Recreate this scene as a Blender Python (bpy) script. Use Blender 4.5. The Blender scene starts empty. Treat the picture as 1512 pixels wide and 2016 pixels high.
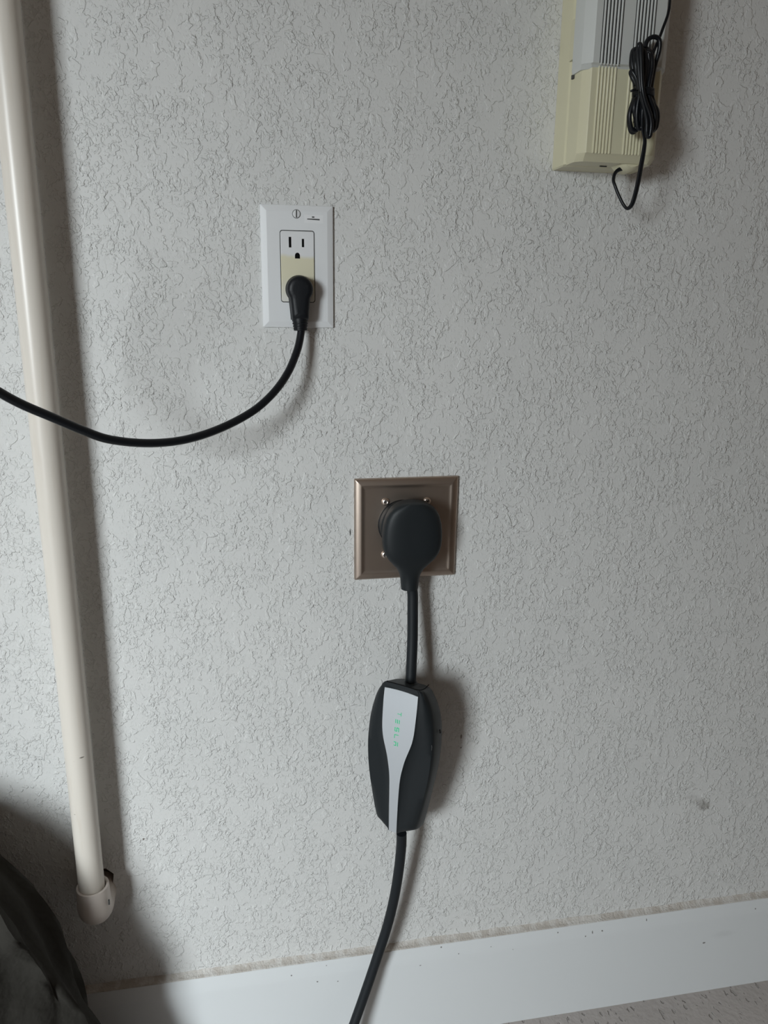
import bpy, bmesh, math, random
from mathutils import Vector, Matrix
random.seed(4)
S = bpy.context.scene
COL = S.collection
FLOOR = 941.5            # camera height above the floor in mm; all lengths below are in mm

# ---------------------------------------------------------------- camera
cam_d = bpy.data.cameras.new('camera'); cam = bpy.data.objects.new('camera', cam_d); COL.objects.link(cam)
Rm = ((0.98289766, -0.03642311, 0.18051468), (-0.18375156, -0.2586419, 0.94833524), (0.01214735, -0.96528634, -0.26091132))
cx_, cy_, cz_ = [Vector([Rm[i][k] for i in range(3)]) for k in range(3)]
M = Matrix((cx_, -cy_, -cz_)).transposed().to_4x4(); M.translation = (0, -0.8, FLOOR/1000)
cam.matrix_world = M
cam_d.sensor_fit = 'VERTICAL'; cam_d.sensor_height = 36; cam_d.lens = 1525/2016*36; cam_d.clip_start = .01
S.camera = cam

# ---------------------------------------------------------------- world, daylight from the open side on the left
w = bpy.data.worlds.new('world'); S.world = w; w.use_nodes = True
w.node_tree.nodes['Background'].inputs[0].default_value = (1, .80, .64, 1)
w.node_tree.nodes['Background'].inputs[1].default_value = .145
def area(name, loc, target, sx, sy, power, color):
    d = bpy.data.lights.new(name, 'AREA'); d.shape = 'RECTANGLE'; d.size = sx; d.size_y = sy; d.energy = power; d.color = color
    o = bpy.data.objects.new(name, d); COL.objects.link(o); o.location = loc
    o.rotation_euler = (Vector(target)-Vector(loc)).to_track_quat('-Z', 'Y').to_euler(); return o
area('daylight_outside', (-2.30, -3.02, 1.965), (0, 0, 1.965), 1.5, 2.11, 440, (.90, .97, 1))
S.view_settings.view_transform = 'Standard'; S.view_settings.look = 'None'
S.view_settings.gamma = 1; S.view_settings.exposure = 0; S.view_settings.use_curve_mapping = False

# ---------------------------------------------------------------- helpers
def V(x, d, z):                      # x to the right, d out of the wall, z relative to camera height -> metres
    return Vector((x/1000, -d/1000, (z+FLOOR)/1000))
def at(px, py, d):                   # the point at distance d (mm) out of the wall seen at a photo position
    r = [Rm[i][0]*(px-756)+Rm[i][1]*(py-1008)+Rm[i][2]*1525 for i in range(3)]
    t = (800-d)/r[1]
    return V(r[0]*t, d, r[2]*t)
def link(name, me, mat, parent=None, smooth=True):
    o = bpy.data.objects.new(name, me); COL.objects.link(o)
    if mat: me.materials.append(mat)
    if smooth:
        for p in me.polygons: p.use_smooth = True
    if parent: o.parent = parent; o.matrix_parent_inverse = parent.matrix_world.inverted()
    return o
def mesh(name, vs, fs, mat, parent=None, smooth=True):
    me = bpy.data.meshes.new(name); me.from_pydata([tuple(v) for v in vs], [], fs); me.update()
    bm = bmesh.new(); bm.from_mesh(me); bmesh.ops.recalc_face_normals(bm, faces=bm.faces); bm.to_mesh(me); bm.free()
    return link(name, me, mat, parent, smooth)
def empty(name, loc, label, cat):
    o = bpy.data.objects.new(name, None); COL.objects.link(o); o.location = loc; o.empty_display_size = .02
    bpy.context.view_layer.update()
    o['label'] = label; o['category'] = cat; return o
def tag(o, label=None, cat=None, kind=None, group=None):
    for k, v in (('label', label), ('category', cat), ('kind', kind), ('group', group)):
        if v: o[k] = v
    return o
def auto(o, ang=40):
    me = o.data
    bm = bmesh.new(); bm.from_mesh(me)
    for e in bm.edges: e.smooth = not (len(e.link_faces) == 2 and e.calc_face_angle(0) > math.radians(ang))
    bm.to_mesh(me); bm.free(); return o
def bevel(o, wdt, seg=2, ang=30):
    m = o.modifiers.new('bevel', 'BEVEL'); m.width = wdt/1000; m.segments = seg; m.limit_method = 'ANGLE'; m.angle_limit = math.radians(ang)
    m.harden_normals = True; return o
def loft(name, rings, mat, parent=None, caps=(True, True), closed=True, sharp=40, loop=False):
    vs = [p for r in rings for p in r]; n = len(rings[0]); fs = []
    last = len(rings) if loop else len(rings)-1
    for i in range(last):
        for j in range(n if closed else n-1):
            a, b = i*n, ((i+1) % len(rings))*n
            fs.append((a+j, a+(j+1) % n, b+(j+1) % n, b+j))
    if caps[0]: fs.append(tuple(range(n-1, -1, -1)))
    if caps[1]: fs.append(tuple(range((len(rings)-1)*n, len(rings)*n)))
    return auto(mesh(name, vs, fs, mat, parent), sharp)
def spline(pts, n=8):
    P = [Vector(p) for p in pts]; P = [2*P[0]-P[1]]+P+[2*P[-1]-P[-2]]; out = []
    for i in range(1, len(P)-2):
        for k in range(n):
            t = k/n; a, b, c, d = P[i-1:i+3]
            out.append(.5*((2*b)+(c-a)*t+(2*a-5*b+4*c-d)*t*t+(3*b-a-3*c+d)*t**3))
    out.append(P[-2]); return out
def tube_rings(pts, r, seg=14, flat=1.0, side=None):
    rings = []; nrm = None
    for i, p in enumerate(pts):
        t = (pts[min(i+1, len(pts)-1)]-pts[max(i-1, 0)]).normalized()
        if nrm is None:
            nrm = Vector((0, 1, 0)) if abs(t.y) < .9 else Vector((1, 0, 0))
        nrm = (nrm-t*nrm.dot(t)).normalized(); b = t.cross(nrm)
        rr = (r[i] if isinstance(r, (list, tuple)) else r)/1000
        rings.append([p+nrm*math.cos(a)*rr*flat+b*math.sin(a)*rr for a in [2*math.pi*k/seg for k in range(seg)]])
    return rings
def tube(name, pts, r, mat, parent=None, seg=14, flat=1.0, caps=(True, True), sharp=50):
    return loft(name, tube_rings(pts, r, seg, flat), mat, parent, caps, sharp=sharp)
def rrect(x0, z0, x1, z1, r, n=5):
    out = []
    for cx, cz, a0 in ((x1-r, z1-r, 0), (x0+r, z1-r, 90), (x0+r, z0+r, 180), (x1-r, z0+r, 270)):
        for k in range(n+1):
            a = math.radians(a0+90*k/n); out.append((cx+r*math.cos(a), cz+r*math.sin(a)))
    return out
def stack(name, outline, layers, mat, parent=None, sharp=35, centre=None, caps=(True, True)):
    """rings of the outline at depth d, inset by s: layers = [(d, inset)]; inset moves along the outline's own normals"""
    n = len(outline); rings = []
    area_ = sum(outline[i][0]*outline[(i+1) % n][1]-outline[(i+1) % n][0]*outline[i][1] for i in range(n))
    sg = 1 if area_ > 0 else -1
    for d, s in layers:
        ring = []
        for i in range(n):
            a, b, c = outline[i-1], outline[i], outline[(i+1) % n]
            e1 = Vector((b[0]-a[0], b[1]-a[1])); e2 = Vector((c[0]-b[0], c[1]-b[1]))
            if e1.length < 1e-9: e1 = e2
            if e2.length < 1e-9: e2 = e1
            e1.normalize(); e2.normalize()
            n1 = Vector((-e1.y, e1.x))*sg; n2 = Vector((-e2.y, e2.x))*sg
            m = (n1+n2); m = m/max(.3, (1+n1.dot(n2)))
            ring.append(V(b[0]+m.x*s, d, b[1]+m.y*s))
        rings.append(ring)
    return loft(name, rings, mat, parent, caps, sharp=sharp)
def plate(name, quad, layers, mat, parent=None, r=1.2, sharp=50, caps=(False, False)):
    """four-cornered plate: each layer (d, inset) keeps its own small corner radius"""
    rings = []
    for d, s in layers:
        q = []
        for i in range(4):
            a, b, c = [Vector(quad[(i+k) % 4]) for k in (-1, 0, 1)]
            q.append(b+((a-b).normalized()+(c-b).normalized())*s)
        ring = []
        for i in range(4):
            a, b, c = q[i-1], q[i], q[(i+1) % 4]
            for t in (0, .33, .66, 1):
                p = b+(a-b).normalized()*r*(1-t)**2+(c-b).normalized()*r*t**2; ring.append(V(p.x, d, p.y))
        rings.append(ring)
    return loft(name, rings, mat, parent, caps, sharp=sharp)
def box(name, x0, x1, d0, d1, z0, z1, mat, parent=None, bv=0):
    o = stack(name, [(x0, z0), (x1, z0), (x1, z1), (x0, z1)], [(d0, 0), (d1, 0)], mat, parent)
    if bv: bevel(o, bv)
    return o

# ---------------------------------------------------------------- materials
class N:
    def __init__(s, name, color=(.5, .5, .5), rough=.5, metal=0, spec=.5):
        s.m = bpy.data.materials.new(name); s.m.use_nodes = True; s.t = s.m.node_tree
        s.b = s.t.nodes['Principled BSDF']
        s.b.inputs['Base Color'].default_value = (*color, 1); s.b.inputs['Roughness'].default_value = rough
        s.b.inputs['Metallic'].default_value = metal; s.b.inputs['Specular IOR Level'].default_value = spec
        s.co = None
    def node(s, ty, **kw):
        n = s.t.nodes.new(ty)
        for k, v in kw.items():
            if k in n.inputs.keys(): n.inputs[k].default_value = v
            else: setattr(n, k, v)
        return n
    def link(s, a, b): s.t.links.new(a, b)
    def coord(s, scale=(1, 1, 1), loc=(0, 0, 0)):
        g = s.node('ShaderNodeNewGeometry'); mp = s.node('ShaderNodeMapping')
        mp.inputs['Scale'].default_value = scale; mp.inputs['Location'].default_value = loc
        s.link(g.outputs['Position'], mp.inputs['Vector']); return mp.outputs[0]
    def noise(s, co, scale, detail=2, dist=0, rough=.5):
        n = s.node('ShaderNodeTexNoise'); n.inputs['Scale'].default_value = scale; n.inputs['Detail'].default_value = detail
        n.inputs['Distortion'].default_value = dist; n.inputs['Roughness'].default_value = rough
        s.link(co, n.inputs['Vector']); return n.outputs['Fac']
    def rng(s, v, a, b, c=0, d=1, smooth=True):
        n = s.node('ShaderNodeMapRange'); n.interpolation_type = 'SMOOTHSTEP' if smooth else 'LINEAR'
        for k, x in zip(('From Min', 'From Max', 'To Min', 'To Max'), (a, b, c, d)): n.inputs[k].default_value = x
        s.link(v, n.inputs['Value']); return n.outputs[0]
    def math(s, op, a, b=None):
        n = s.node('ShaderNodeMath', operation=op)
        for i, x in enumerate((a, b)):
            if x is None: continue
            if isinstance(x, (int, float)): n.inputs[i].default_value = x
            else: s.link(x, n.inputs[i])
        return n.outputs[0]
    def mix(s, fac, a, b):
        n = s.node('ShaderNodeMix', data_type='RGBA')
        if isinstance(fac, (int, float)): n.inputs[0].default_value = fac
        else: s.link(fac, n.inputs[0])
        for i, x in ((6, a), (7, b)):
            if isinstance(x, tuple): n.inputs[i].default_value = (*x, 1)
            else: s.link(x, n.inputs[i])
        return n.outputs[2]
    def color(s, c): s.link(c, s.b.inputs['Base Color'])
    def bump(s, h, dist, strength=1):
        n = s.node('ShaderNodeBump'); n.inputs['Distance'].default_value = dist; n.inputs['Strength'].default_value = strength
        s.link(h, n.inputs['Height']); s.link(n.outputs[0], s.b.inputs['Normal']); return n
    def spot(s, p, r, wob=.5, soft=.3, stretch=(1, 1, 1), nscale=300):
        """mask of a small ragged spot centred at world point p (m), radius r (mm)"""
        g = s.coord(); wn = s.noise(g, nscale, 2)
        d = s.node('ShaderNodeVectorMath', operation='SUBTRACT'); s.link(g, d.inputs[0]); d.inputs[1].default_value = p
        k = s.node('ShaderNodeVectorMath', operation='MULTIPLY'); s.link(d.outputs[0], k.inputs[0]); k.inputs[1].default_value = tuple(1/x for x in stretch)
        l = s.node('ShaderNodeVectorMath', operation='LENGTH'); s.link(k.outputs[0], l.inputs[0])
        v = s.math('ADD', l.outputs['Value'], s.math('MULTIPLY', s.math('SUBTRACT', wn, .5), r/1000*wob*2))
        return s.rng(v, r/1000*(1-soft), r/1000*(1+soft), 1, 0)

# textured wall paint: skip-trowel islands with crisp ragged rims
mw = N('wall_paint', (.68, .68, .66), .55, spec=.3)
co = mw.coord((1, 1, .85))
h1 = mw.rng(mw.noise(co, 80, 3.5, .25, .55), .505, .540)
h2 = mw.rng(mw.noise(mw.coord((1, 1, .8), (3.3, 0, 1.1)), 160, 2.5, .35, .5), .54, .58)
h3 = mw.rng(mw.noise(mw.coord((1, 1, .8), (7.3, 0, 5.1)), 300, 2, .3, .5), .57, .62)
patch = mw.rng(mw.noise(mw.coord((1, 1, .8), (9.3, 0, 2.1)), 26, 3), .42, .54)
gate = mw.rng(mw.noise(mw.coord((1, 1, .8), (1.7, 0, 8.8)), 115, 2), .43, .53, .12, 1)
h = mw.math('ADD', mw.math('MULTIPLY', mw.math('MULTIPLY', h1, .95), gate), mw.math('MULTIPLY', mw.math('MULTIPLY', h2, .8), patch))
h = mw.math('ADD', h, mw.math('MULTIPLY', mw.math('MULTIPLY', h3, .5), mw.rng(patch, 0, 1, .35, 1)))
mw.bump(h, .00056)
tone = mw.mix(mw.noise(mw.coord(), 6, 3), (.63, .635, .625), (.70, .70, .685))
def sp(p, r, col, **k):
    global tone
    tone = mw.mix(mw.math('MULTIPLY', mw.spot(p, r, **k), col[1]), tone, col[0])
dirt = (.16, .14, .12)
sp(V(592, 0, -643), 6, (dirt, .55), stretch=(1.3, 1, 1.0), wob=.7, soft=.6)
sp(V(584, 0, -635), 5.5, (dirt, .3), stretch=(1.8, 1, .8), wob=.8, soft=.8)
sp(V(570, 0, -627), 4, (dirt, .2), stretch=(2.2, 1, .7), wob=.8, soft=.8)
sp(V(250.7, 0, -504.7), 1.6, (dirt, .9), stretch=(.6, 1, 1.8))
sp(V(251, 0, -520), 1, (dirt, .8))
sp(V(115.2, 0, -241.6), 1.6, ((.05, .05, .05), .9), stretch=(.5, 1, 2.4))
sp(V(627, 0, -796), 1.6, (dirt, .9))
sp(V(-125, 0, -600), 1.1, (dirt, .9))
mw.color(tone)
WALL = mw.m

mb = N('baseboard_paint', (.70, .725, .735), .32, spec=.5)
tone_b = (.70, .725, .735)
for (x, z, r, st) in [(611.6, -856.3, 1.7, (1.3, 1, .7)), (686, -812, .9, (1, 1, 1)), (521, -806, 1.2, (.6, 1, 1.5)), (233, -803.5, 1.1, (1, 1, 1)),
                      (393, -806, 1.0, (1, 1, 1)), (432, -816, 1.0, (1, 1, 1)), (442, -812, 1.3, (.6, 1, 1.6)), (456, -812, 1.1, (1, 1, 1)),
                      (256, -815, .7, (1, 1, 1)), (205, -824, .9, (1.4, 1, .7)), (40, -812, .9, (1, 1, 1)), (72, -826, 1., (1, 1, 1)), (98, -830, .8, (1, 1, 1)),
                      (84, -806, .8, (1, 1, 1)), (300, -812, .6, (1, 1, 1)), (330, -820, .6, (1, 1, 1)), (148, -818, .7, (1, 1, 1))]:
    tone_b = mb.mix(mb.math('MULTIPLY', mb.spot(V(x, 13, z), r, stretch=(st[0], 8, st[2]), nscale=600), .85), tone_b, (.10, .09, .08))
tone_b = mb.mix(mb.math('MULTIPLY', mb.spot(V(640, 13, -846), 8, stretch=(1.6, 3, .6), soft=.8), .12), tone_b, (.3, .3, .3))
mb.color(tone_b)
mc = N('caulk', (.55, .50, .45), .8)
mc.color(mc.mix(mc.rng(mc.noise(mc.coord((1, 1, .3)), 70, 6), .42, .6), (.60, .58, .55), (.50, .465, .425)))
mc.bump(mc.noise(mc.coord(), 400, 3), .0012)
mf = N('concrete', (.3, .28, .27), .85, spec=.25)
cf = mf.coord()
base = mf.mix(mf.noise(cf, 9, 4), (.42, .39, .375), (.52, .485, .465))
pit = mf.rng(mf.noise(mf.coord((1, .45, 1)), 150, 2, .2), .62, .69)
mf.color(mf.mix(mf.math('MULTIPLY', pit, .25), base, (.12, .11, .10)))
mf.bump(mf.math('SUBTRACT', mf.noise(cf, 120, 3), mf.math('MULTIPLY', pit, 1.2)), .0012)
mp = N('pvc', (.76, .71, .63), .33)
ring = mp.coord()
pm = mp.mix(mp.rng(mp.noise(mp.coord((1, 1, .12)), 160, 3), .5, .75, 0, .35), (.70, .655, .59), (.63, .56, .48))
def pspot(p, r, a, **k):
    global pm
    pm = mp.mix(mp.math('MULTIPLY', mp.spot(p, r, nscale=700, **k), a), pm, (.10, .08, .06))
for (px, py, r, st) in [(170, 1476, 1.0, (1, 1, 1)), (167, 1483, .7, (1, 1, 1)), (161, 1491, 1.1, (2, 2, .7)), (125, 1484, 1.1, (1, 1, 1)), (131, 1496, .9, (1, 1, 1)),
                        (147, 1498, .7, (2.5, 2, .5)), (159, 1621, .8, (1, 1, 1)), (146, 1604, .8, (1.6, 1, .5))]:
    pspot(at(px, py, 45), r, .8, stretch=st, wob=.6)
mp.color(pm)
me_ = N('pvc_fitting', (.66, .60, .55), .42)
mhole = N('bare_wood', (.09, .045, .03), .9); mhole.color(mhole.mix(mhole.noise(mhole.coord((1, 1, 4)), 120, 3), (.05, .025, .018), (.14, .075, .05)))
mo = N('white_plastic', (.73, .745, .755), .48); 
mi = N('receptacle_plastic', (.74, .75, .76), .35)
z_ = mi.node('ShaderNodeSeparateXYZ'); mi.link(mi.coord(), z_.inputs[0])
nz = mi.math('ADD', z_.outputs[2], mi.math('MULTIPLY', mi.math('SUBTRACT', mi.noise(mi.coord((1, 1, .3)), 45, 2), .5), .012))
F0 = FLOOR/1000
band = mi.math('MULTIPLY', mi.rng(nz, .0435+F0, .0385+F0), mi.rng(nz, -.010+F0, .026+F0, .15, 1))
mi.color(mi.mix(mi.math('MULTIPLY', band, .85), (.74, .75, .76), (.70, .66, .46)))
msl = N('slot_dark', (.008, .008, .008), .9, spec=0)
mln = N('seam_dark', (.05, .05, .05), .7)
msc = N('painted_screw', (.70, .71, .72), .25)
mst = N('sticker', (.78, .79, .80), .4)
mink = N('ink', (.06, .06, .06), .6)
mbk = N('black_rubber', (.006, .0075, .010), .45, spec=.3)
mbk.bump(mbk.noise(mbk.coord(), 900, 2), .00008)
mcab = N('black_cable_jacket', (.006, .0075, .010), .32, spec=.35)
mpl = N('charcoal_plastic', (.012, .0155, .018), .50, spec=.32)
mpl.bump(mpl.noise(mpl.coord(), 1500, 2), .00003)
msteel = N('worn_grey', (.12, .12, .12), .5)
mcb = N('charcoal_cable', (.010, .013, .016), .55, spec=.3)
msil = N('silver_plate', (.66, .70, .74), .45, metal=.6)
mbr = N('brushed_nickel', (.50, .42, .36), .38, metal=1)
mbr.b.inputs['Roughness'].default_value = .40
mbr.bump(mbr.noise(mbr.coord((1, 1, .02)), 2500, 2), .00002, .5)
msw = N('bright_screw', (.78, .70, .64), .30, metal=1)
mcr = N('cream_plastic', (.66, .63, .45), .38)
mgr = N('grey_plastic', (.60, .62, .60), .38)
mgd = N('vent_dark', (.03, .03, .03), .8)
mfb = N('dark_cloth', (.034, .032, .028), .9, spec=.1)
mfb.bump(mfb.noise(mfb.coord(), 45, 3), .003)
mled = N('green_led', (.0, .16, .07), .7, spec=.1)
mled.b.inputs['Emission Color'].default_value = (.01, .62, .26, 1); mled.b.inputs['Emission Strength'].default_value = .62

# ---------------------------------------------------------------- setting
hole = [(-197, -640), (-182, -633), (-169, -634), (-161, -642.5), (-162.5, -653), (-164, -665), (-171, -684), (-190, -684), (-200, -665)]
X0, X1, Z0, Z1 = -1900, 2400, -FLOOR, 1500
def wall():
    bm = bmesh.new()
    o = [bm.verts.new(V(x, 0, z)) for x, z in ((X0, Z0), (X1, Z0), (X1, Z1), (X0, Z1))]
    i = [bm.verts.new(V(x, 0, z)) for x, z in hole]
    es = [bm.edges.new((q[k], q[(k+1) % len(q)])) for q in (o, i) for k in range(len(q))]
    bmesh.ops.triangle_fill(bm, edges=es, use_beauty=True)
    j = [bm.verts.new(V(x*1.0, -13, z)) for x, z in hole]
    for k in range(len(i)): bm.faces.new((i[k], i[(k+1) % len(i)], j[(k+1) % len(i)], j[k]))
    bmesh.ops.recalc_face_normals(bm, faces=bm.faces)
    me = bpy.data.meshes.new('wall_back'); bm.to_mesh(me); bm.free()
    o_ = link('wall_back', me, WALL, smooth=False); me.materials.append(mhole.m)
    for p in me.polygons:
        if max(me.vertices[v].co.y for v in p.vertices) > .005: p.material_index = 1
    return o_
wall_o = tag(wall(), kind='structure')
box('stud', -225, -140, -40, -13, -720, -600, mhole.m, wall_o)
box('floor', X0, X1, -60, 4200, -FLOOR-80, -FLOOR, mf.m)['kind'] = 'structure'
wm = N('light_block_paint', (.34, .29, .25), .8)  # colour of the added pieces that shape the daylight
fw = box('light_block_wall', -880, 2400, 1600, 1720, -FLOOR, 1500, wm.m); fw['kind'] = 'structure'  # unseen wall behind the camera, added to block daylight on its right side
hd = box('light_block_1', -3400, -880, 1600, 1720, 1385-FLOOR, 1500, wm.m); hd['kind'] = 'structure'  # unseen header, added to keep daylight off the upper wall
jb = box('light_block_2', -3400, -1500, 1600, 1720, -FLOOR, 1385-FLOOR, wm.m); jb['kind'] = 'structure'  # unseen left jamb, added to dim the daylight on the left
def extr(name, prof, x0, x1, mat, parent=None):        # profile [(d, z)] run along x
    n = len(prof); vs = [V(x, d, z) for x in (x0, x1) for d, z in prof]
    fs = [(k, (k+1) % n, n+(k+1) % n, n+k) for k in range(n)]+[tuple(range(n)), tuple(range(2*n-1, n-1, -1))]
    return auto(mesh(name, vs, fs, mat, parent), 25)
bb = extr('baseboard_back', [(0, -FLOOR), (13, -FLOOR), (13, -818.5), (12.6, -816), (10.0, -806), (8.5, -800.5), (7.6, -799.6), (0, -799.6)], X0, X1, mb.m)
bb['kind'] = 'structure'
vs = []; fs = []; n = 900
for i in range(n):
    x = -500+1600*i/(n-1); wv = .9*math.sin(x*.05)*math.sin(x*.017+1)+random.uniform(-.5, .5)+(2.2 if 300 < x < 312 else 0)*random.random()
    wl = random.uniform(-.6, .6)
    for d, z in ((0.0, -794.8+wv), (.7, -795.6+wv*.7), (3+wl*.5, -798.2+wl*.4), (6.2, -799.2+wl*.3), (8.2+wl*.3, -799.6), (8.2, -799.9), (0, -799.9)): vs.append(V(x, d, z))
for i in range(n-1):
    for j in range(6): fs.append((i*7+j, i*7+j+1, i*7+j+8, i*7+j+7))
mesh('caulk_bead', vs, fs, mc.m, bb)

# ---------------------------------------------------------------- PVC pipe with elbow
pipe = empty('pvc_pipe', V(-177, 33, -684), 'ivory plastic pipe standing off the wall at left, ending in an elbow into the wall', 'pipe')
tube('pipe', [V(-178+.001*z, 33, z) for z in (-650, -460, 0, 400, 1480)], 13.7, mp.m, pipe, 48)
ell = [V(-177.6, 33, z) for z in (-628, -640, -650)]
for k in range(1, 9):
    a = math.pi/2*k/8; ell.append(V(-177.6, 33-14+14*math.cos(a), -650-14*math.sin(a)))
ell += [V(-177.6, 8, -664), V(-177.6, -12, -664)]
rin = tube_rings([ell[2], ell[1], ell[0]], 14.1, 48)
rim = tube_rings([ell[0], ell[0]+Vector((0, 0, .0006))], 15, 48)
rout = tube_rings(ell, [17.2, 17.6, 18]+[18.4]*8+[18]*2, 48)
# outer skin, rounded lip and inner wall of the socket as one surface
lip = []
for rr, dz in ((14.1, -.022), (14.1, -.0004), (14.6, .0004), (15.8, .0006), (16.8, .0002)):
    lip.append([Vector((ell[0].x, ell[0].y, ell[0].z+dz))+Vector((v.x-ell[0].x, v.y-ell[0].y, 0)).normalized()*rr/1000 for v in rout[0]])
elbow = loft('elbow', lip+rout, me_.m, pipe, (False, True), sharp=50)
pt = at(215, 1776, 33+10)
tag(box('stamp_mark', pt.x*1000-1, pt.x*1000+.4, 41.5, 43.2, pt.z*1000-FLOOR-3.5, pt.z*1000-FLOOR+2.5, mink.m, elbow))

# ---------------------------------------------------------------- white wall outlet
out = empty('wall_outlet', V(62.5, 0, 32), 'white rectangular wall outlet with a yellowed lower half above the steel plate', 'outlet')
# flat front of the plate with the rectangular window for the receptacle
def ringface(name, o_, i_, d, mat, parent, depth=4):
    bm = bmesh.new()
    a = [bm.verts.new(V(x, d, z)) for x, z in o_]; b = [bm.verts.new(V(x, d, z)) for x, z in i_]
    es = [bm.edges.new((q[k], q[(k+1) % len(q)])) for q in (a, b) for k in range(len(q))]
    bmesh.ops.triangle_fill(bm, edges=es, use_beauty=True)
    c = [bm.verts.new(V(x, d-depth, z)) for x, z in i_]
    for k in range(len(b)): bm.faces.new((b[k], b[(k+1) % len(b)], c[(k+1) % len(b)], c[k]))
    bmesh.ops.recalc_face_normals(bm, faces=bm.faces)
    me = bpy.data.meshes.new(name); bm.to_mesh(me); bm.free()
    return link(name, me, mat, parent, smooth=False)
win = rrect(45.6, -.9, 79.4, 66.4, 2.6)
pq = [(27.5, -25), (97.6, -25), (97.6, 89.5), (27.5, 89.5)]
fr = plate('faceplate', pq, [(0.1, 0), (2.4, 0), (2.9, .35), (4.9, 5.4), (5.0, 6.0)], mo.m, out, r=.8, sharp=22)
fl_outline = []
for i in range(4):
    a, b, c_ = [Vector(pq[(i+k) % 4]) for k in (-1, 0, 1)]; b = b+((a-b).normalized()+(c_-b).normalized())*6.0
    for t in (0, .33, .66, 1):
        p = b+(a-b).normalized()*.8*(1-t)**2+(c_-b).normalized()*.8*t**2; fl_outline.append((p.x, p.y))
def join(a, b):
    bm = bmesh.new(); bm.from_mesh(a.data); bm.from_mesh(b.data); bmesh.ops.remove_doubles(bm, verts=bm.verts, dist=1e-6)
    bm.to_mesh(a.data); bm.free(); bpy.data.objects.remove(b)
fl = ringface('flat', fl_outline, win, 5.0, mo.m, out)
join(fr, fl)
ins = stack('receptacle', rrect(46.3, -.2, 78.7, 65.7, 2.1), [(-6, 0), (4.7, 0), (5.3, .5)], mi.m, out, sharp=30)
stack('gap_shadow_line', win, [(.8, -.5), (1.0, -.5)], mln.m, out)
def slot(parent, x0, x1, z0, z1): return box('blade_slot', x0, x1, 5.0, 5.33, z0, z1, msl.m, parent)
slot(ins, 54.2, 56.6, 50.5, 60.2); slot(ins, 66.8, 69.0, 51.0, 58.7)
g = [(59.9, 40.4), (64.8, 40.4), (64.8, 43.0)]+[(62.35+2.45*math.cos(a), 43.0+2.9*math.sin(a)) for a in [math.pi*k/10 for k in range(1, 10)]]+[(59.9, 43.0)]
stack('ground_hole', g, [(5.0, 0), (5.33, 0)], msl.m, ins)
# four slotted screws share this builder
def disc(x, z, r, n=28): return [(x+r*math.cos(2*math.pi*k/n), z+r*math.sin(2*math.pi*k/n)) for k in range(n)]
sc = stack('plate_screw', disc(62.1, 81.2, 3.6), [(4.8, 0), (5.7, 0), (6.3, .5), (6.6, 1.8)], msc.m, out)
stack('screw_hole', disc(62.1, 81.2, 4.1), [(4.9, 0), (5.06, 0)], mln.m, sc)
sb = stack('screw_slot', [(61.35, 77.9), (62.45, 77.8), (62.55, 84.5), (61.45, 84.6)][::1], [(6.3, 0), (6.68, 0)], mink.m, sc)
st = stack('sticker', [(69.4, 73.3), (88.0, 73.3), (88.0, 80.8), (69.4, 80.8)], [(5.0, 0), (5.14, 0)], mst.m, out)
stack('print', [(72.2, 76.5), (84.4, 76.0), (84.3, 77.3), (78, 77.4), (72.4, 77.3)], [(5.12, 0), (5.18, 0)], mink.m, st)
stack('print', [(76.9, 78.2), (79.3, 78.2), (79.3, 79.4), (76.9, 79.4)], [(5.12, 0), (5.18, 0)], mink.m, st)

# ---------------------------------------------------------------- black right-angle power cord
cord = empty('power_cord', V(63, 5, 11), 'glossy black power cord curving left from the white outlet across the pipe', 'power cord')
def plug_outline(cx, cz, r, n=30, neck=6.0, neck_z=-22.4, shoulder=-12):
    o = []
    a0, a1 = -38, 218
    for k in range(n+1):
        a = math.radians(a0+(a1-a0)*k/n); o.append((cx+r*math.cos(a), cz+r*math.sin(a)))
    left = o[-1]; right = o[0]
    # concave taper down to the strain relief
    L = [(left[0]+(cx-neck-left[0])*t**.8, left[1]+(cz+neck_z-left[1])*t) for t in (.12, .28, .5, .75, 1)]
    Rt = [(right[0]+(cx+neck-right[0])*t**.8, right[1]+(cz+neck_z-right[1])*t) for t in (1, .75, .5, .28, .12)]
    return o+L+Rt
po = plug_outline(63.2, 11.5, 12.9, neck=8.2, neck_z=-28.5)
pl = stack('plug', po, [(5.5, .6), (6.2, -.3), (9, -.5), (11, .3), (21, .4), (23.6, 1.2), (25, 3.2), (25.3, 6.0)], mbk.m, cord, sharp=55)
# ribbed strain relief: rings along the cable axis
sr = []; zz = -17.0; rad = []
P = [V(63.2, 15.5, -14), V(63.0, 15.5, -18), V(62.8, 15.6, -26)]
zs = [-15, -18.0, -18.2, -19.0, -19.2, -20.6, -20.8, -21.6, -21.8, -23.2, -23.4, -24.2, -24.4, -26.5, -26.8]
rs = [8.0, 7.9, 7.1, 7.1, 7.7, 7.5, 6.8, 6.8, 7.3, 7.1, 6.5, 6.5, 6.9, 6.7, 5.6]
tube('strain_relief', [V(63.1-.02*(z+15), 15.6, z-.8) for z in zs], rs, mbk.m, cord, 28, sharp=30)
path1 = [(593, 634, 15.8), (592.5, 655, 17), (585, 690, 22), (566, 735, 32), (536, 776, 44), (494, 812, 56), (430, 845, 72), (362, 866, 88), (290, 872.5, 103), (215, 865, 117),
         (160, 846, 127), (100, 820.5, 138), (45, 797, 149), (0, 773, 160), (-60, 735, 176), (-150, 660, 205), (-260, 520, 250), (-350, 360, 280)]
tube('cable', spline([at(*p) for p in path1], 10), 3.75, mcab.m, cord, 20)

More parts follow.
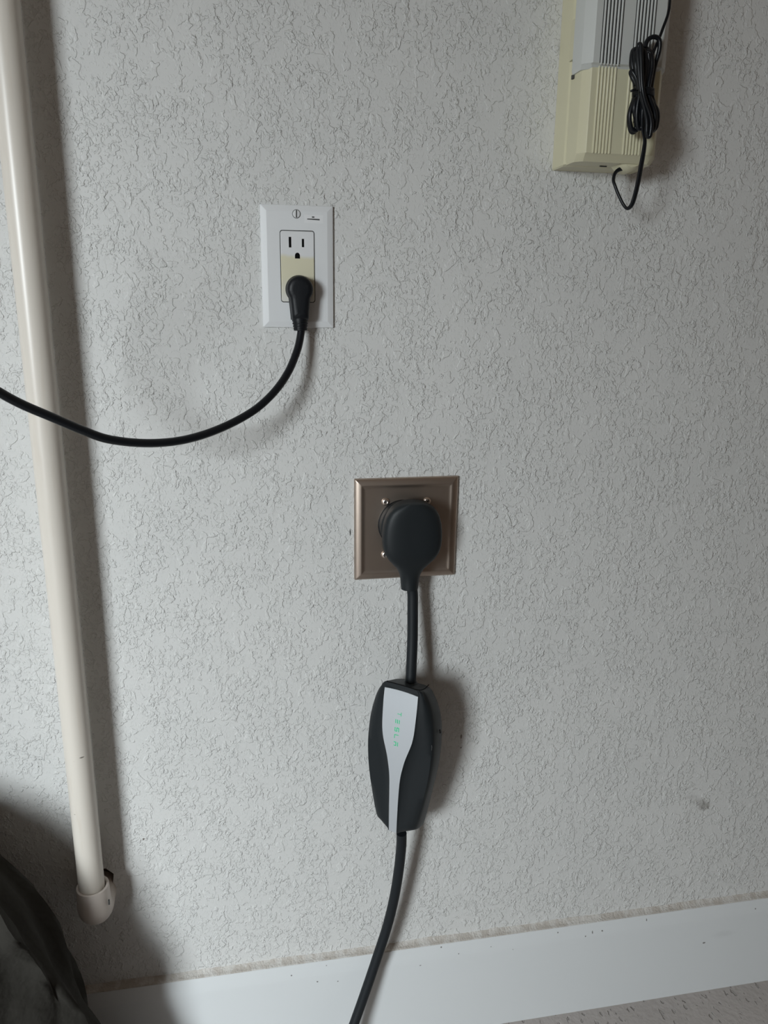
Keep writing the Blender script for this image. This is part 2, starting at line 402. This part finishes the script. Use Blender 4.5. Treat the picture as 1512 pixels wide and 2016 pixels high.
# ---------------------------------------------------------------- steel range-outlet plate
so = empty('range_outlet', V(171.5, 0, -238), 'square brushed metal outlet plate holding the thick charcoal charger plug', 'outlet')
s0 = [(119.5, -295.8), (233.6, -295.8), (234.0, -181.6), (119.2, -181.8)]
plate('metal_plate', s0, [(0.2, 0), (3.0, .1), (4.0, .9), (5.3, 3.4), (6.2, 6.4), (6.3, 7.6), (5.9, 8.8), (5.5, 10.2), (5.5, 12)], mbr.m, so, r=1.0, sharp=60, caps=(False, True))
for (x, z, k) in ((152.8, -207.2, .5), (198.8, -208.0, 2.1), (153.0, -267.0, 1.0), (198.8, -267.5, .2)):
    s_ = stack('screw', disc(x, z, 4.3), [(5.3, 0), (6.4, .1), (7.3, .9), (7.7, 2.0), (7.2, 2.5)], msw.m, so, sharp=60)
    for q in (0, 1):
        a = k+q*math.pi/2; c, s = math.cos(a), math.sin(a)
        pts = [(x+u*c-v*s, z+u*s+v*c) for u, v in ((-1.7, -.35), (1.7, -.35), (1.7, .35), (-1.7, .35))]
        stack('screw_slot', pts, [(6.9, 0), (7.4, 0)], mink.m, s_)
stack('receptacle', disc(171.5, -232.5, 27.0, 64), [(5, 0), (8.5, 0), (9.3, .8), (9.4, 4)], mbk.m, so, sharp=50)

# ---------------------------------------------------------------- charger: plug, cables, control box
ev = empty('ev_charger', V(171, 6, -232), 'charcoal car charger with a round plug, thick cable and silver-striped control box', 'charger')
# head outline measured in the plane 36 mm out of the wall
HX = 176.8; 
head = [(0, 32.5), (9, 32), (17, 29.2), (24, 23), (28.6, 14.5), (31, 4), (31.7, -7), (30.5, -18), (26.5, -27), (20, -34), (13.8, -40), (10.6, -46), (9.4, -53), (8.8, -60), (8.3, -68)]
h2_ = [(HX+x, -234.5+z) for x, z in head[::-1]]+[(HX-x, -234.5+z) for x, z in head[1:]]
def resample(pts, n, closed=True):
    P = [Vector(p) for p in pts]
    if closed: P.append(P[0])
    L = [0]
    for a, b in zip(P, P[1:]): L.append(L[-1]+(b-a).length)
    o = []
    for i in range(n):
        t = L[-1]*i/(n if closed else n-1); k = max(j for j in range(len(L)) if L[j] <= t+1e-9); k = min(k, len(P)-2)
        u = (t-L[k])/max(1e-9, L[k+1]-L[k]); o.append(tuple(P[k].lerp(P[k+1], u)))
    return o
# head built by horizontal rows: width from the outline, rounded-rectangular section, thickness tapering into the cable
rows = []
hw = [(34.2, 2), (33.6, 7), (32.5, 12), (30.5, 17.5), (27, 22.5), (23, 25.8), (17, 28.8), (9, 30.9), (0, 31.9), (-9, 32), (-17, 31), (-23, 29), (-29, 25.6), (-35, 20.6), (-39, 17), (-43, 14), (-48, 11.8), (-53, 10.6), (-59, 9.9), (-66, 9.2), (-66.6, 7.4)]
for z, a in hw:
    t = min(1, max(0, (-z-20)/36)); t = t*t*(3-2*t)
    ctr = 32+(25.5-32)*t; half = 12.5+(9.3-12.5)*t
    if a < 10 and z > 0: half *= (.45+.55*a/12)
    if z == 30.5 or z == 32.5: half *= .95
    half = min(half, 12.5)
    if z < -66.2: half = 7.4
    p = 3.4-1.4*t
    ring = []
    for k in range(56):
        th = 2*math.pi*k/56; c, s = math.cos(th), math.sin(th)
        ring.append(V(HX+a*math.copysign(abs(c)**(2/p), c), ctr+half*math.copysign(abs(s)**(2/p), s), -234.5+z))
    rows.append(ring)
loft('plug', rows, mpl.m, ev, sharp=40)
stack('plug_collar', disc(172.0, -232, 26.6, 64), [(9.2, 0), (17.5, .2), (19.5, 1.2), (20.5, 3), (21, 8)], mpl.m, ev, sharp=40)
tube('cable', spline([V(176.6, 25.5, -292), at(812, 1165, 25), at(812.5, 1200, 27), at(812, 1260, 32), at(810, 1310, 38), at(808, 1352, 43)], 8), 5.9, mcb.m, ev, 24)
low = [(790.5, 1640, 44), (790, 1665, 42), (785.5, 1710, 37), (776, 1768, 33), (762, 1825, 31), (744, 1880, 32), (722, 1945, 36), (699, 2010, 42), (675, 2075, 52), (640, 2160, 75), (585, 2240, 110)]
lp = spline([at(*p) for p in low], 8); last = lp[-1]
lp += spline([last, last+Vector((-.03, -.05, -.03)), Vector((last.x-.08, last.y-.12, .012)), Vector((last.x-.2, last.y-.28, .008)), Vector((last.x-.3, last.y-.5, .008))], 8)[1:]
tube('cable', [Vector((p.x, p.y, max(p.z, .0062))) for p in lp], 6.0, mcb.m, ev, 24)
# control box in its own turned frame: u across, w up, nn out of its face
U = Vector((0.8041131, -0.59217251, -0.05228614)); Wv = Vector((0.01616037, -0.06614631, 0.99767906)); NN = Vector((-0.59425665, -0.80309177, -0.04361939))
C0 = V(153.407, 62, -485.235)
def B(u, w_, n_=0): return C0+(U*(u+4.0)+Wv*w_+NN*n_)/1000
def interp(tab, x):
    for (a, b), (c, d) in zip(tab, tab[1:]):
        if (a-x)*(c-x) <= 0:
            t = (x-a)/(c-a) if c != a else 0; return b+(d-b)*t
    return tab[0][1] if abs(x-tab[0][0]) < abs(x-tab[-1][0]) else tab[-1][1]
def smooth_tab(tab, x):      # Catmull-Rom through the table
    ks = [t[0] for t in tab]
    for i in range(len(tab)-1):
        if (ks[i]-x)*(ks[i+1]-x) <= 0:
            p0 = tab[max(i-1, 0)]; p1 = tab[i]; p2 = tab[i+1]; p3 = tab[min(i+2, len(tab)-1)]
            t = (x-p1[0])/(p2[0]-p1[0])
            m1 = (p2[1]-p0[1])/(p2[0]-p0[0])*(p2[0]-p1[0]); m2 = (p3[1]-p1[1])/(p3[0]-p1[0])*(p2[0]-p1[0])
            return (2*t**3-3*t*t+1)*p1[1]+(t**3-2*t*t+t)*m1+(-2*t**3+3*t*t)*p2[1]+(t**3-t*t)*m2
    return interp(tab, x)
A_T = [(89.5, 20), (88.5, 23), (86, 25.6), (82, 28), (75, 31.4), (62, 34.8), (45, 37.8), (32, 39.2), (10, 40.2), (-10, 39.4), (-35, 36.6), (-67, 30.5), (-85, 26.0), (-88, 24.8), (-92, 18.5), (-97, 10), (-101.5, 3.6)]
P_T = [(82.5, 19.6), (72, 19.8), (60, 19.7), (48, 19.4), (36, 18.8), (26, 17.4), (18, 15.4), (8, 12.4), (0, 10.3), (-10, 8.4), (-18, 7.1), (-30, 6.1), (-60, 5.3), (-99, 4.7)]
ws = [89.5, 89, 88, 86, 84, 82.2, 78, 74, 70, 64, 58, 52, 46, 40, 34, 28, 22, 16, 10, 4, -2, -8, -14, -20, -27, -34, -42, -50, -58, -66, -74, -80, -85, -88, -90, -92, -94.5, -97, -99.4]
def crown(w_): return -5.5*((w_+30)/112)**2 if w_ > -30 else -2.5*((w_+30)/70)**2
rings = []
for w_ in ws:
    a = smooth_tab(A_T, w_) if w_ > -84 else interp(A_T, w_); p = smooth_tab(P_T, min(w_, 82.5))
    if w_ > 82.4: p = min(19.6, a*.75)
    p = min(p, a-2.5)
    prof = []
    # front half from the panel edge outwards (u, n)
    edge = a
    g = min(1, max(0, (60-w_)/60))*min(1, max(0, (w_+95)/60))       # scooped flanks beside the narrow stripe
    pts = [(p+.15, -.1), (p+.9, -.9), (p+2.2+2.0*g, -1.2-3.2*g), (p+.45*(edge-p), -1.6-4.0*g), (p+.7*(edge-p), -3.6-2.2*g), (edge-2.2, -7.0), (edge-.7, -9.5), (edge-.1, -13), (edge, -20),
           (edge-.4, -30), (edge-1.6, -37), (edge-3.5, -41), (edge-7, -43)]
    pts = [(max(p+.15+.05*i, u) if i < 9 else max(u, p*.4), n_) for i, (u, n_) in enumerate(pts)]
    rr = pts+[(-u, n_) for u, n_ in pts[::-1]]
    kt = min(1, max(0, (w_-35)/50)); kt = kt*kt*(3-2*kt)*.36; kb = min(1, max(0, (-w_-40)/55)); kb = kb*kb*(3-2*kb)
    rings.append([B(u, w_+(1.2*(1-(u/26)**2) if w_ > 80 else 0)+kt*n_+(kb*.50*n_ if w_ < -20 else 0), n_+crown(w_)*max(0, 1+n_/25)) for u, n_ in rr])
cb = loft('control_box', rings, mpl.m, ev, sharp=42)
# silver stripe
vs = []; fs = []; pw = [82.5, 78, 72, 66, 60, 54, 48, 42, 36, 31, 26, 22, 18, 13, 8, 4, 0, -5, -10, -14, -18, -24, -30, -40, -50, -60, -80, -99, -100.2]
K = 7
for w_ in pw:
    p = smooth_tab(P_T, w_)
    for j in range(K):
        u = -p+2*p*j/(K-1)
        vs.append(B(u, w_+(1.3*(1-(u/20)**2) if w_ > 82 else 0), .35+crown(w_) if w_ > -99.5 else -2.5+crown(w_)))
nv = len(vs)
for w_ in pw:
    p = smooth_tab(P_T, w_)
    for j in range(K):
        u = -p+2*p*j/(K-1)
        vs.append(B(u, w_+(1.3*(1-(u/20)**2) if w_ > 82 else 0), -.6+crown(w_) if w_ > -99.5 else -3.4+crown(w_)))
R_ = len(pw)
for i in range(R_-1):
    for j in range(K-1):
        a = i*K+j; fs.append((a, a+1, a+K+1, a+K)); fs.append((nv+a, nv+a+K, nv+a+K+1, nv+a+1))
    for j in (0, K-1):
        a = i*K+j; fs.append((a, a+K, nv+a+K, nv+a))
for i in (0, R_-1):
    for j in range(K-1):
        a = i*K+j; fs.append((a, a+1, nv+a+1, nv+a))
tag(auto(mesh('face_stripe', vs, fs, msil.m, cb), 30), 'silver stripe widening to the top')
# cable gland and top seam
gl = at(808, 1350, 43)
tube('cable_gland', [gl+Vector((0, 0, z/1000)) for z in (4.5, 3.6, 1, -2, -5, -11)], [6.4, 7.6, 8.6, 9.4, 11.2, 13.2], mpl.m, cb, 28)
seam = [B(u, 90.6-.0016*u*u+.5, n_) for u, n_ in [(-17, -6)]+[(-17+34*k/10, -5.0) for k in range(11)]+[(22, -8), (24, -14), (24.5, -22)]]
tube('top_seam', spline(seam, 3), .45, msl.m, cb, 6)
# little clip marks on the right flank
tube('side_notch', [B(40.4, 33, -25), B(40.3, 38, -23.4)], .7, msl.m, cb, 8)
tube('side_nick', [B(37.8, 20, -8.3), B(38.0, 24, -8.6), B(37.6, 26.5, -8.2)], .3, msteel.m, cb, 8)
# glowing letters, turned a quarter clockwise, reading downwards
def glyph(cw, strokes, cu=-1.2, h_=4.3, wd=4.3, th=.8):
    """strokes in letter space: x to the right (0..1), y up (0..1); letter up = +u, letter right = -w"""
    bm = bmesh.new()
    for pl_ in strokes:
        for (x0, y0), (x1, y1) in zip(pl_, pl_[1:]):
            a = Vector((cu+(y0-.5)*h_, cw-(x0-.5)*wd)); b = Vector((cu+(y1-.5)*h_, cw-(x1-.5)*wd))
            d = (b-a).normalized()*th/2; n_ = Vector((-d.y, d.x)); a2, b2 = a-d, b+d
            q = [bm.verts.new(B(p_[0], p_[1], hh)) for hh in (.34+crown(cw), .50+crown(cw)) for p_ in (a2-n_, b2-n_, b2+n_, a2+n_)]
            for f_ in ((4, 5, 6, 7), (0, 1, 5, 4), (1, 2, 6, 5), (2, 3, 7, 6), (3, 0, 4, 7), (3, 2, 1, 0)): bm.faces.new([q[i] for i in f_])
    bmesh.ops.recalc_face_normals(bm, faces=bm.faces)
    me = bpy.data.meshes.new('letter'); bm.to_mesh(me); bm.free()
    return link('letter', me, mled.m, cb, smooth=False)
glyph(56.4, [[(0, .95), (1, .95)], [(.5, .95), (.5, 0)]], cu=.4, th=.6)
glyph(46.9, [[(0, 1), (1, 1)], [(0, .5), (1, .5)], [(0, 0), (1, 0)]])
glyph(37.3, [[(1, 1), (0, 1), (0, .5), (1, .5), (1, 0), (0, 0)]])
glyph(28.6, [[(0, 1), (0, 0), (1, 0)]], th=.65)
glyph(19.6, [[(0, 1), (1, 1)], [(0, 0), (0, .5), (1, .5), (1, 0)]])

# ---------------------------------------------------------------- cream and grey ribbed wall box
bx = empty('wall_box', V(362, 0, 131), 'cream and grey ribbed plastic box mounted on the wall at top right', 'wall box')
def boxprof(x0, x1, db, dsh, df, cham, z0, z1, name, mat, lowcham, parent, foot=0):
    """shell with chamfered long edges and a bevelled bottom: sections stacked in z"""
    def ring(x0, x1, ds, df_, ch, z):
        return [V(x0, db, z), V(x0, ds-1.5, z), V(x0+.4, ds, z), V(x0+ch, df_-.6, z), V(x0+ch+.8, df_, z), V(x1-ch-.8, df_, z), V(x1-ch, df_-.6, z), V(x1-.4, ds, z), V(x1, ds-1.5, z), V(x1, db, z)]
    rg = [ring(x0+1, x1-1, dsh-foot-3, df-foot-5, cham, z0), ring(x0, x1, dsh, df-2.5, cham, z0+lowcham*.75), ring(x0, x1, dsh, df, cham, z0+lowcham), ring(x0, x1, dsh, df, cham, z1)]
    return loft(name, rg, mat, parent, sharp=20)
bp = boxprof(320.6, 407, 0.2, 27, 31, 3, 130.8, 420, 'back_plate', mcr.m, 1.5, bx)
low_c = boxprof(322.3, 403.5, 29, 52, 60, 6, 131.6, 212, 'lower_cover', mcr.m, 6.5, bx, foot=3)
up_c = boxprof(319.5, 403.5, 36, 56, 64, 7.5, 208.5, 420, 'upper_cover', mgr.m, 4, bx)
tag(low_c, 'cream lower cover'); tag(up_c, 'light grey upper cover')
for (xs, z0, z1, df, m_, par, dk) in ((335.7, 137.6, 212, 60, mcr.m, low_c, mcr.m), (366.0, 137.6, 212, 60, mcr.m, low_c, mcr.m), (335.5, 211.2, 420, 64, mgr.m, up_c, mgd.m), (366.8, 211.2, 420, 64, mgr.m, up_c, mgd.m)):
    grey = par is up_c
    if grey: box('vent_opening', xs-1.6, xs+18.4, df-.5, df+.12, z0+1.2, z1-1, mgd.m, par)
    for k in range(6):
        xx = xs+k*3.25+.2; vs = []
        for z, sft in ((z0, .0), (z0+.9, 1), (z1-1, 1)):
            for q in range(7):
                a = math.pi*q/6; r_ = (1.02 if grey else 1.15)
                vs.append(V(xx+r_*math.cos(a), df-.2+(.2+(1.25 if not grey else 1.15)*math.sin(a))*sft, z))
        fs = [(i*7+q, i*7+q+1, i*7+q+8, i*7+q+7) for i in range(2) for q in range(6)]
        mesh('rib', vs, fs, m_, par)
# bottom details: round boss for the cord and a small slot
stack('cord_boss', disc(382, 139, 14, 40), [(30, 0), (30.2, 0), (46, 1.0), (50, 4)], mcr.m, bx, sharp=40)
tube('bottom_slot', [V(356, 34, 131.5), V(363, 34, 131.5)], .9, mgd.m, bx, 8)
# clip notch on the left ridge and the dark gap below the grey cover
stack('clip', [(319.6, 222), (321.4, 222), (321.4, 256), (319.6, 256), (319.6, 228)], [(28, 0), (37, 0)], mcr.m, bx)
box('cover_gap', 320.6, 322.6, 33, 37, 205.5, 209, mink.m, bx)
anch = stack('wall_anchor', disc(316.5, 241, 3.2, 20), [(0, 0), (.8, .1), (1.1, 1.1), (.3, 1.5), (.3, 2.8)], WALL)
tag(anch, 'small round screw hole at the left edge of the ribbed wall box', 'wall anchor')

# black two-wire cord with its tied bundle
bc = empty('thin_cord', V(388, 66, 200), 'thin black cord tied in a bundle hanging down the ribbed wall box', 'cord')
def c(px, py, d): return at(1060+px/4.69, py/4.69, d)
up = [(1222, -900, 72), (1222, -300, 72), (1214, 0, 72), (1196, 130, 73), (1150, 260, 74), (1110, 370, 75), (1075, 450, 77), (1040, 560, 80), (1010, 700, 84), (985, 850, 86), (965, 1000, 88), (962, 1180, 86), (982, 1280, 83), (976, 1370, 78), (950, 1520, 72),
      (925, 1660, 66), (893, 1800, 60), (862, 1890, 56), (822, 1925, 52), (785, 1890, 49), (740, 1800, 46), (705, 1710, 44), (692, 1660, 42), (708, 1600, 41), (745, 1566, 41), (800, 1552, 42)]
upp = spline([c(*p) for p in up], 6)
tube('cord', upp, [1.35+1.15*min(1, max(0, (i/len(upp)-.42)*8)) for i in range(len(upp))], mcab.m, bc, 12, flat=.62)
def wire(pts, r=2.0, name='cord_loop'):
    return tube(name, spline([c(*p) for p in pts], 6), r, mcab.m, bc, 10)
wire([(985, 440, 77), (1008, 372, 77), (1060, 340, 78), (1108, 356, 78), (1122, 410, 78), (1108, 500, 77), (1078, 600, 76), (1058, 700, 77), (1040, 850, 80), (1068, 960, 77), (1085, 1060, 76), (1078, 1180, 77), (1045, 1200, 80), (1000, 1100, 84), (960, 850, 88)])
tiey = 850
rnd = random.Random(7)
def lobe(x_top, y_top, wt, x_bot, y_bot, wb, d, xt):
    # one complete wind: up one side, over, pinched at the tie, down, under and back
    P_ = [(xt-10, tiey, d), (x_top-wt, y_top+150, d-2), (x_top-wt*.8, y_top+30, d-3), (x_top, y_top, d-2), (x_top+wt*.8, y_top+30, d-1), (x_top+wt, y_top+150, d), (xt+10, tiey, d+1),
          (x_bot+wb, y_bot-170, d), (x_bot+wb*.85, y_bot-35, d-1), (x_bot, y_bot, d-2), (x_bot-wb*.85, y_bot-35, d-2), (x_bot-wb, y_bot-170, d-1), (xt-12, tiey, d)]
    return wire(P_)
lobe(895, 455, 34, 872, 1222, 32, 79, 915)
lobe(915, 450, 48, 890, 1205, 44, 82, 930)
lobe(935, 408, 14, 1018, 1262, 20, 92, 955)
lobe(945, 455, 40, 935, 1190, 26, 86, 950)
lobe(1000, 465, 50, 1062, 1195, 34, 81, 1000)
lobe(1015, 480, 32, 1030, 1210, 44, 85, 1005)
lobe(960, 440, 70, 1020, 1185, 74, 77, 970)
lobe(910, 480, 48, 1010, 1210, 62, 74, 960)
wire([(900, 780, 84), (870, 720, 82), (852, 672, 82), (868, 662, 84), (905, 730, 86), (925, 830, 88)])
for x in (895, 912, 930, 948, 965, 982, 1000, 1018):
    wire([(x, 470+rnd.random()*30, 82+rnd.random()*5), (x+3, 600, 84+rnd.random()*4), (x*.6+380, tiey, 84), (x+rnd.uniform(-15, 25), 1000, 84), (x+rnd.uniform(-20, 50), 1130+rnd.random()*50, 82)])
def tiering(z0, z1):
    rg = []
    pc = c(960, (z0+z1)/2, 82)
    for k, yy in enumerate((z0, z0+4, z1-4, z1)):
        p_ = c(968, yy, 81.5); s_ = 1 if k in (1, 2) else .93
        rg.append([p_+Vector((math.cos(2*math.pi*q/24)*.0100*s_, math.sin(2*math.pi*q/24)*.0092*s_, 0)) for q in range(24)])
    return loft('twist_tie', rg, mbk.m, bc, sharp=60)
tiering(822, 892)
wire([(900, 828, 90), (868, 836, 90), (850, 842, 89)], 1.0, 'tie_end'); wire([(895, 882, 91), (872, 890, 91)], 1.0, 'tie_end')
wire([(1030, 828, 90), (1058, 828, 89)], 1.0, 'tie_end')

# ---------------------------------------------------------------- dark cloth heap in the lower left corner
def cloth():
    cx, cd = -640, 104
    tab = [(-FLOOR, 496), (-850, 486), (-771, 470), (-701, 453), (-632, 433), (-585, 413), (-545, 388), (-500, 345), (-465, 290), (-440, 220), (-425, 130), (-420, 10)]
    rg = []; nr = 52; seg = 140
    for i in range(nr):
        t = i/(nr-1); z = -FLOOR+(FLOOR-420)*(1-(1-t)**1.7)
        R0 = interp(tab, min(z, -420.01)); ring = []
        for k in range(seg):
            th = 2*math.pi*k/seg; e = min(1, (1-t)*2.5)
            f = 1+e*(.016*math.sin(th*13+2.0*math.sin(z*.013))+.010*math.sin(th*29+z*.03))
            c_, s_ = math.cos(th), math.sin(th)
            x = cx+R0*f*math.copysign(abs(c_)**.8, c_)
            D_ = 92*(min(1, R0/420)**.7)
            fold = 9*max(0, math.sin((x*.045-z*.030)+1.2*math.sin(z*.017)))**2+5*math.sin(x*.09+z*.05)
            d = cd+D_*math.copysign(abs(s_)**.75, s_)+(fold*e if s_ > .2 else 0)
            ring.append(V(x, max(d, 16 if z < -790 else 3), z))
        rg.append(ring)
    return loft('cloth_heap', rg, mfb.m, None, (True, True), sharp=70)
tag(cloth(), 'dark grey crumpled cloth heap piled in the lower left corner', 'cloth')
